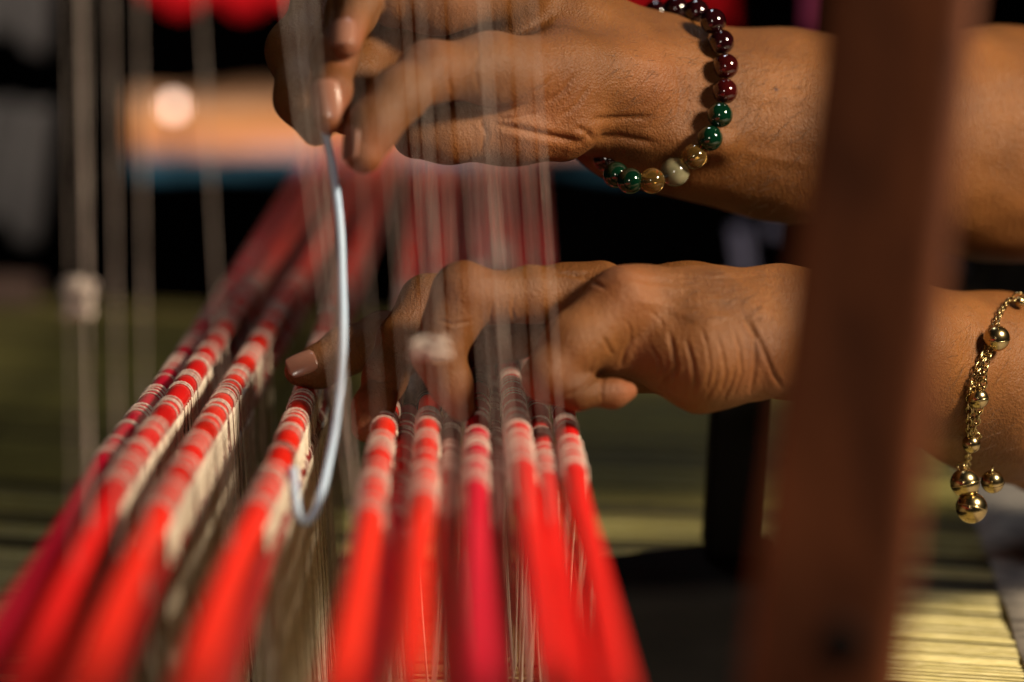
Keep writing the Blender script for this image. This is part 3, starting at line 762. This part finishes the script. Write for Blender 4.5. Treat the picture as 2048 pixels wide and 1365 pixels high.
# ------------------------------------------------------------------ near threads
def thread(a, b, da, db, r, label, group, mid=None):
    pts = [P(*a, da), P(*b, db)] if mid is None else [P(*a, da), P(*mid, (da + db) / 2), P(*b, db)]
    r = r * (0.25 if group == GL else 0.31)
    pts = catmull(pts, 24); o = tube('heddle_thread', [p - pts[-1] for p in pts], r, M['thread'], None, sides=7, twist=900, lobes=2, amp=0.2)
    o.location = pts[-1]; tag(o, label, 'thread', group); return o
GL = 'pale threads at the left'
for (x0, x1, d, r, lab) in ((160, 186, .50, .0013, 'leftmost pale upright thread, carrying the white knot'), (172, 178, .49, .0008, 'thin pale thread beside the leftmost one, passing right of the knot'), (140, 150, .46, .0006, 'faintest thread at the far left edge'),
                       (222, 240, .48, .0013, 'second thick pale upright thread from the left'), (278, 296, .48, .0010, 'third pale upright thread from the left'),
                       (398, 470, .49, .0009, 'slanting pale thread left of the upper fingers')):
    thread((x0, -60), (x1 + (x1 - x0) * .35, 1700), d, d + 0.03, r, lab, GL)
GR = 'blurred threads hanging in front of the hands'
tr = random.Random(21)
for k, (x0, sl, rw) in enumerate(((562, 128, .8), (590, 112, .9), (622, 84, .6), (700, 66, .35), (745, 70, .4), (775, 80, .6), (806, 60, .5), (838, 62, .9), (868, 50, .5), (905, 70, .6), (938, 66, .8), (962, 62, 1.3), (990, 55, .6), (1036, 62, .7), (1062, 60, .6))):
    d = tr.uniform(.515, .575); x1 = x0 + sl
    thread((x0, -60), (x1 + sl * .9, 1700), d, d + tr.uniform(0.0, 0.03), rw * .001, 'blurred pale thread hanging straight down in front of the hands', GR, mid=(x0 + sl * .75 + tr.uniform(-9, 9), 700))
def knot(name, px, py, d, r, label, seed, stretch=(1, 1, 1)):
    rr = random.Random(seed); v = []; f = []
    pts = []
    for i in range(160):
        t = i / 159 * 2 * math.pi * 5
        pts.append(Vector((r * stretch[0] * (math.cos(t * 1.0) * (0.6 + 0.4 * math.sin(t * .37 + seed))), r * stretch[1] * math.sin(t * 1.3 + .5) * .8, r * stretch[2] * math.sin(t * 0.83 + seed))))
    pts += [pts[-1] + Vector((-r * .5, 0, -r * .5 - r * .1 * k)) for k in range(1, 6)]
    o = tube(name, pts, r * 0.30, M['thread'], None, sides=6); o.location = P(px, py, d); tag(o, label, 'knot'); return o
knot('thread_knot', 155, 597, .515, 0.0040, 'white knot tied on the leftmost pale thread', 2)
knot('thread_knot', 862, 697, .56, 0.0032, 'small white knot of thread floating before the ring finger', 6, (1.7, 1, .7))

# ------------------------------------------------------------------ wooden post in front
PD = 0.395
c8 = []
for dd in (PD, PD + 0.022):
    c8 += [P(1668, -130, dd + .012), P(1958 + 10, -130, dd + .012), P(1792, 1500, dd - .012), P(1468, 1500, dd - .012)]
pr = root('wooden_post', c8[3]); tag(pr, 'dark red brown wooden loom post leaning across the right foreground', 'post')
o = link('beam', mesh('beam', *box_geo([p - c8[3] for p in c8])), M['wood'], pr, smooth=False); bevel(o, 0.004, 4)
def disc(name, px, py, r, depth, mat, off):
    p = P(px, py, PD - 0.009 + off); n = -FWD; u = RIGHT; wv = UP; v = []; f = []; N = 28
    for z, rr in ((0, r), (depth * .7, r), (depth, r * .85)):
        for i in range(N):
            a = 2 * math.pi * i / N; v.append(p - c8[3] + rr * (math.cos(a) * u + math.sin(a) * wv) + n * z)
    for j in range(2):
        for i in range(N): f.append((j * N + i, j * N + (i + 1) % N, (j + 1) * N + (i + 1) % N, (j + 1) * N + i))
    f.append(tuple(2 * N + i for i in range(N))); return link(name, mesh(name, v, f), mat, pr, smooth=False)
disc('peg', 1676, 1290, 0.0046, 0.004, M['black'], 0.001)
disc('peg', 1612, 1345, 0.0042, 0.005, M['wood'], 0.001)

# ------------------------------------------------------------------ dark sleeve between the arms
def lathe_cloth(name, path, radii, mat, label, cat, seed, wob=0.08, sides=40):
    pts = catmull(path, 40); rr = random.Random(seed); ph = [rr.uniform(0, 6.28) for _ in range(4)]
    T, N = frames(pts); v = []; f = []
    for i, p in enumerate(pts):
        t = i / 39; B = T[i].cross(N[i]); r = radii[0] + (radii[1] - radii[0]) * t
        for k in range(sides):
            a = 2 * math.pi * k / sides
            q = r * (1 + wob * math.sin(3 * a + ph[0] + 5 * t) + wob * .6 * math.sin(7 * a + ph[1] - 9 * t) + wob * .5 * math.sin(22 * t + 2 * a + ph[2]))
            v.append(p + q * (math.cos(a) * N[i] + math.sin(a) * B))
    for i in range(39):
        for k in range(sides): f.append((i * sides + k, i * sides + (k + 1) % sides, (i + 1) * sides + (k + 1) % sides, (i + 1) * sides + k))
    f.append(tuple(range(sides))[::-1]); f.append(tuple(39 * sides + k for k in range(sides)))
    o = link(name, mesh(name, [q - pts[0] for q in v], f), mat); o.location = pts[0]; tag(o, label, cat); return o
lathe_cloth('black_garment', [P(1880, 560, .84), P(2000, 540, .86), P(2200, 520, .9)], (0.014, 0.022), M['sleeve'], 'black cloth of a garment showing between the two forearms', 'garment', 3)

# ------------------------------------------------------------------ blurred background
pts_c = P(860, 258, 1.95)
lathe_cloth('striped_cloth_roll', [P(268, 262, 1.95), P(860, 258, 1.98), P(1420, 275, 2.0)], (0.041, 0.043), M['stripes'], 'rolled orange, pink and blue striped cloth far behind the hands', 'cloth roll', 9, 0.10)
def drape(name, corners, mat, label, cat, waves=5, amp=0.012, n=40, m=12, bot=None):
    a, b, c, d_ = corners; v = []; f = []
    for j in range(m + 1):
        for i in range(n + 1):
            u, t = i / n, j / m; p = a.lerp(b, u).lerp(d_.lerp(c, u), t)
            p = p + Vector((0, amp * math.sin(waves * 6.28 * u + 0.6 * math.sin(3 * t)), amp * .6 * t * math.sin(waves * 3.1 * u + 1)))
            v.append(p)
    for j in range(m):
        for i in range(n): q = j * (n + 1) + i; f.append((q, q + n + 1, q + n + 2, q + 1))
    o = link(name, mesh(name, [q - a for q in v], f), mat); o.location = a
    s = o.modifiers.new('t', 'SOLIDIFY'); s.thickness = 0.003; tag(o, label, cat); return o
drape('red_cloth', [P(250, -260, 1.7), P(600, -260, 1.7), P(600, 22, 1.72), P(290, 12, 1.72)], M['redcloth'], 'red cloth edge hanging at the top left of the hands', 'cloth')
drape('red_cloth', [P(1050, -260, 1.7), P(1470, -260, 1.7), P(1475, 62, 1.72), P(1090, 35, 1.72)], M['redcloth'], 'red cloth edge hanging behind the bead bracelet', 'cloth')
drape('pink_ribbon', [P(1622, -200, 1.5), P(1660, -200, 1.5), P(1645, 75, 1.5), P(1618, 70, 1.5)], M['pinkribbon'], 'narrow pink ribbon hanging beside the wooden post', 'ribbon', 1, .003, 8)
drape('lilac_ribbon', [P(1468, 455, 1.4), P(1498, 455, 1.4), P(1510, 560, 1.4), P(1480, 560, 1.4)], M['lilac'], 'small lilac ribbon in the dark above the lower wrist', 'ribbon', 1, .002, 8)
drape('lilac_ribbon', [P(1535, 445, 1.4), P(1562, 440, 1.4), P(1565, 472, 1.4), P(1540, 475, 1.4)], M['lilac'], 'tiny lilac scrap of ribbon close beside the wooden post', 'ribbon', 1, .002, 8)
drape('grey_curtain', [P(-260, -260, 1.75), P(120, -260, 1.75), P(95, 90, 1.75), P(-260, 110, 1.75)], M['grey'], 'dark grey cloth in the upper left corner', 'cloth', 3, .02)
drape('grey_curtain', [P(-260, 190, 1.75), P(110, 210, 1.75), P(75, 470, 1.75), P(-260, 480, 1.75)], M['grey'], 'lower dark grey cloth at the left edge', 'cloth', 3, .02)
lathe_cloth('brown_bundle', [P(-150, 600, 1.5), P(-40, 598, 1.5), P(75, 600, 1.5)], (0.019, 0.016), M['brown'], 'brown cloth bundle at the left edge above the olive threads', 'bundle', 4)
# small glowing lamp added for a bright highlight that blurs into a disc
lm = NT('glowing lamp'); lm.p(Base_Color=(0.9, 0.7, 0.6), Emission_Color=(1.0, 0.66, 0.50), Emission_Strength=3.6)
lr = root('glint', P(347, 214, 1.88)); tag(lr, 'added ball glowing like a lamp in front of the striped cloth', 'glint')
o = link('glow_ball', sphere_mesh('glow_ball', 0.0075, lm.m, 20, 14), None, lr)
tube('glint_stem', [Vector((0, 0.006, -0.006)), Vector((0, 0.02, -0.03)), Vector((0, 0.03, -0.06))], 0.002, M['black'], lr, sides=8)
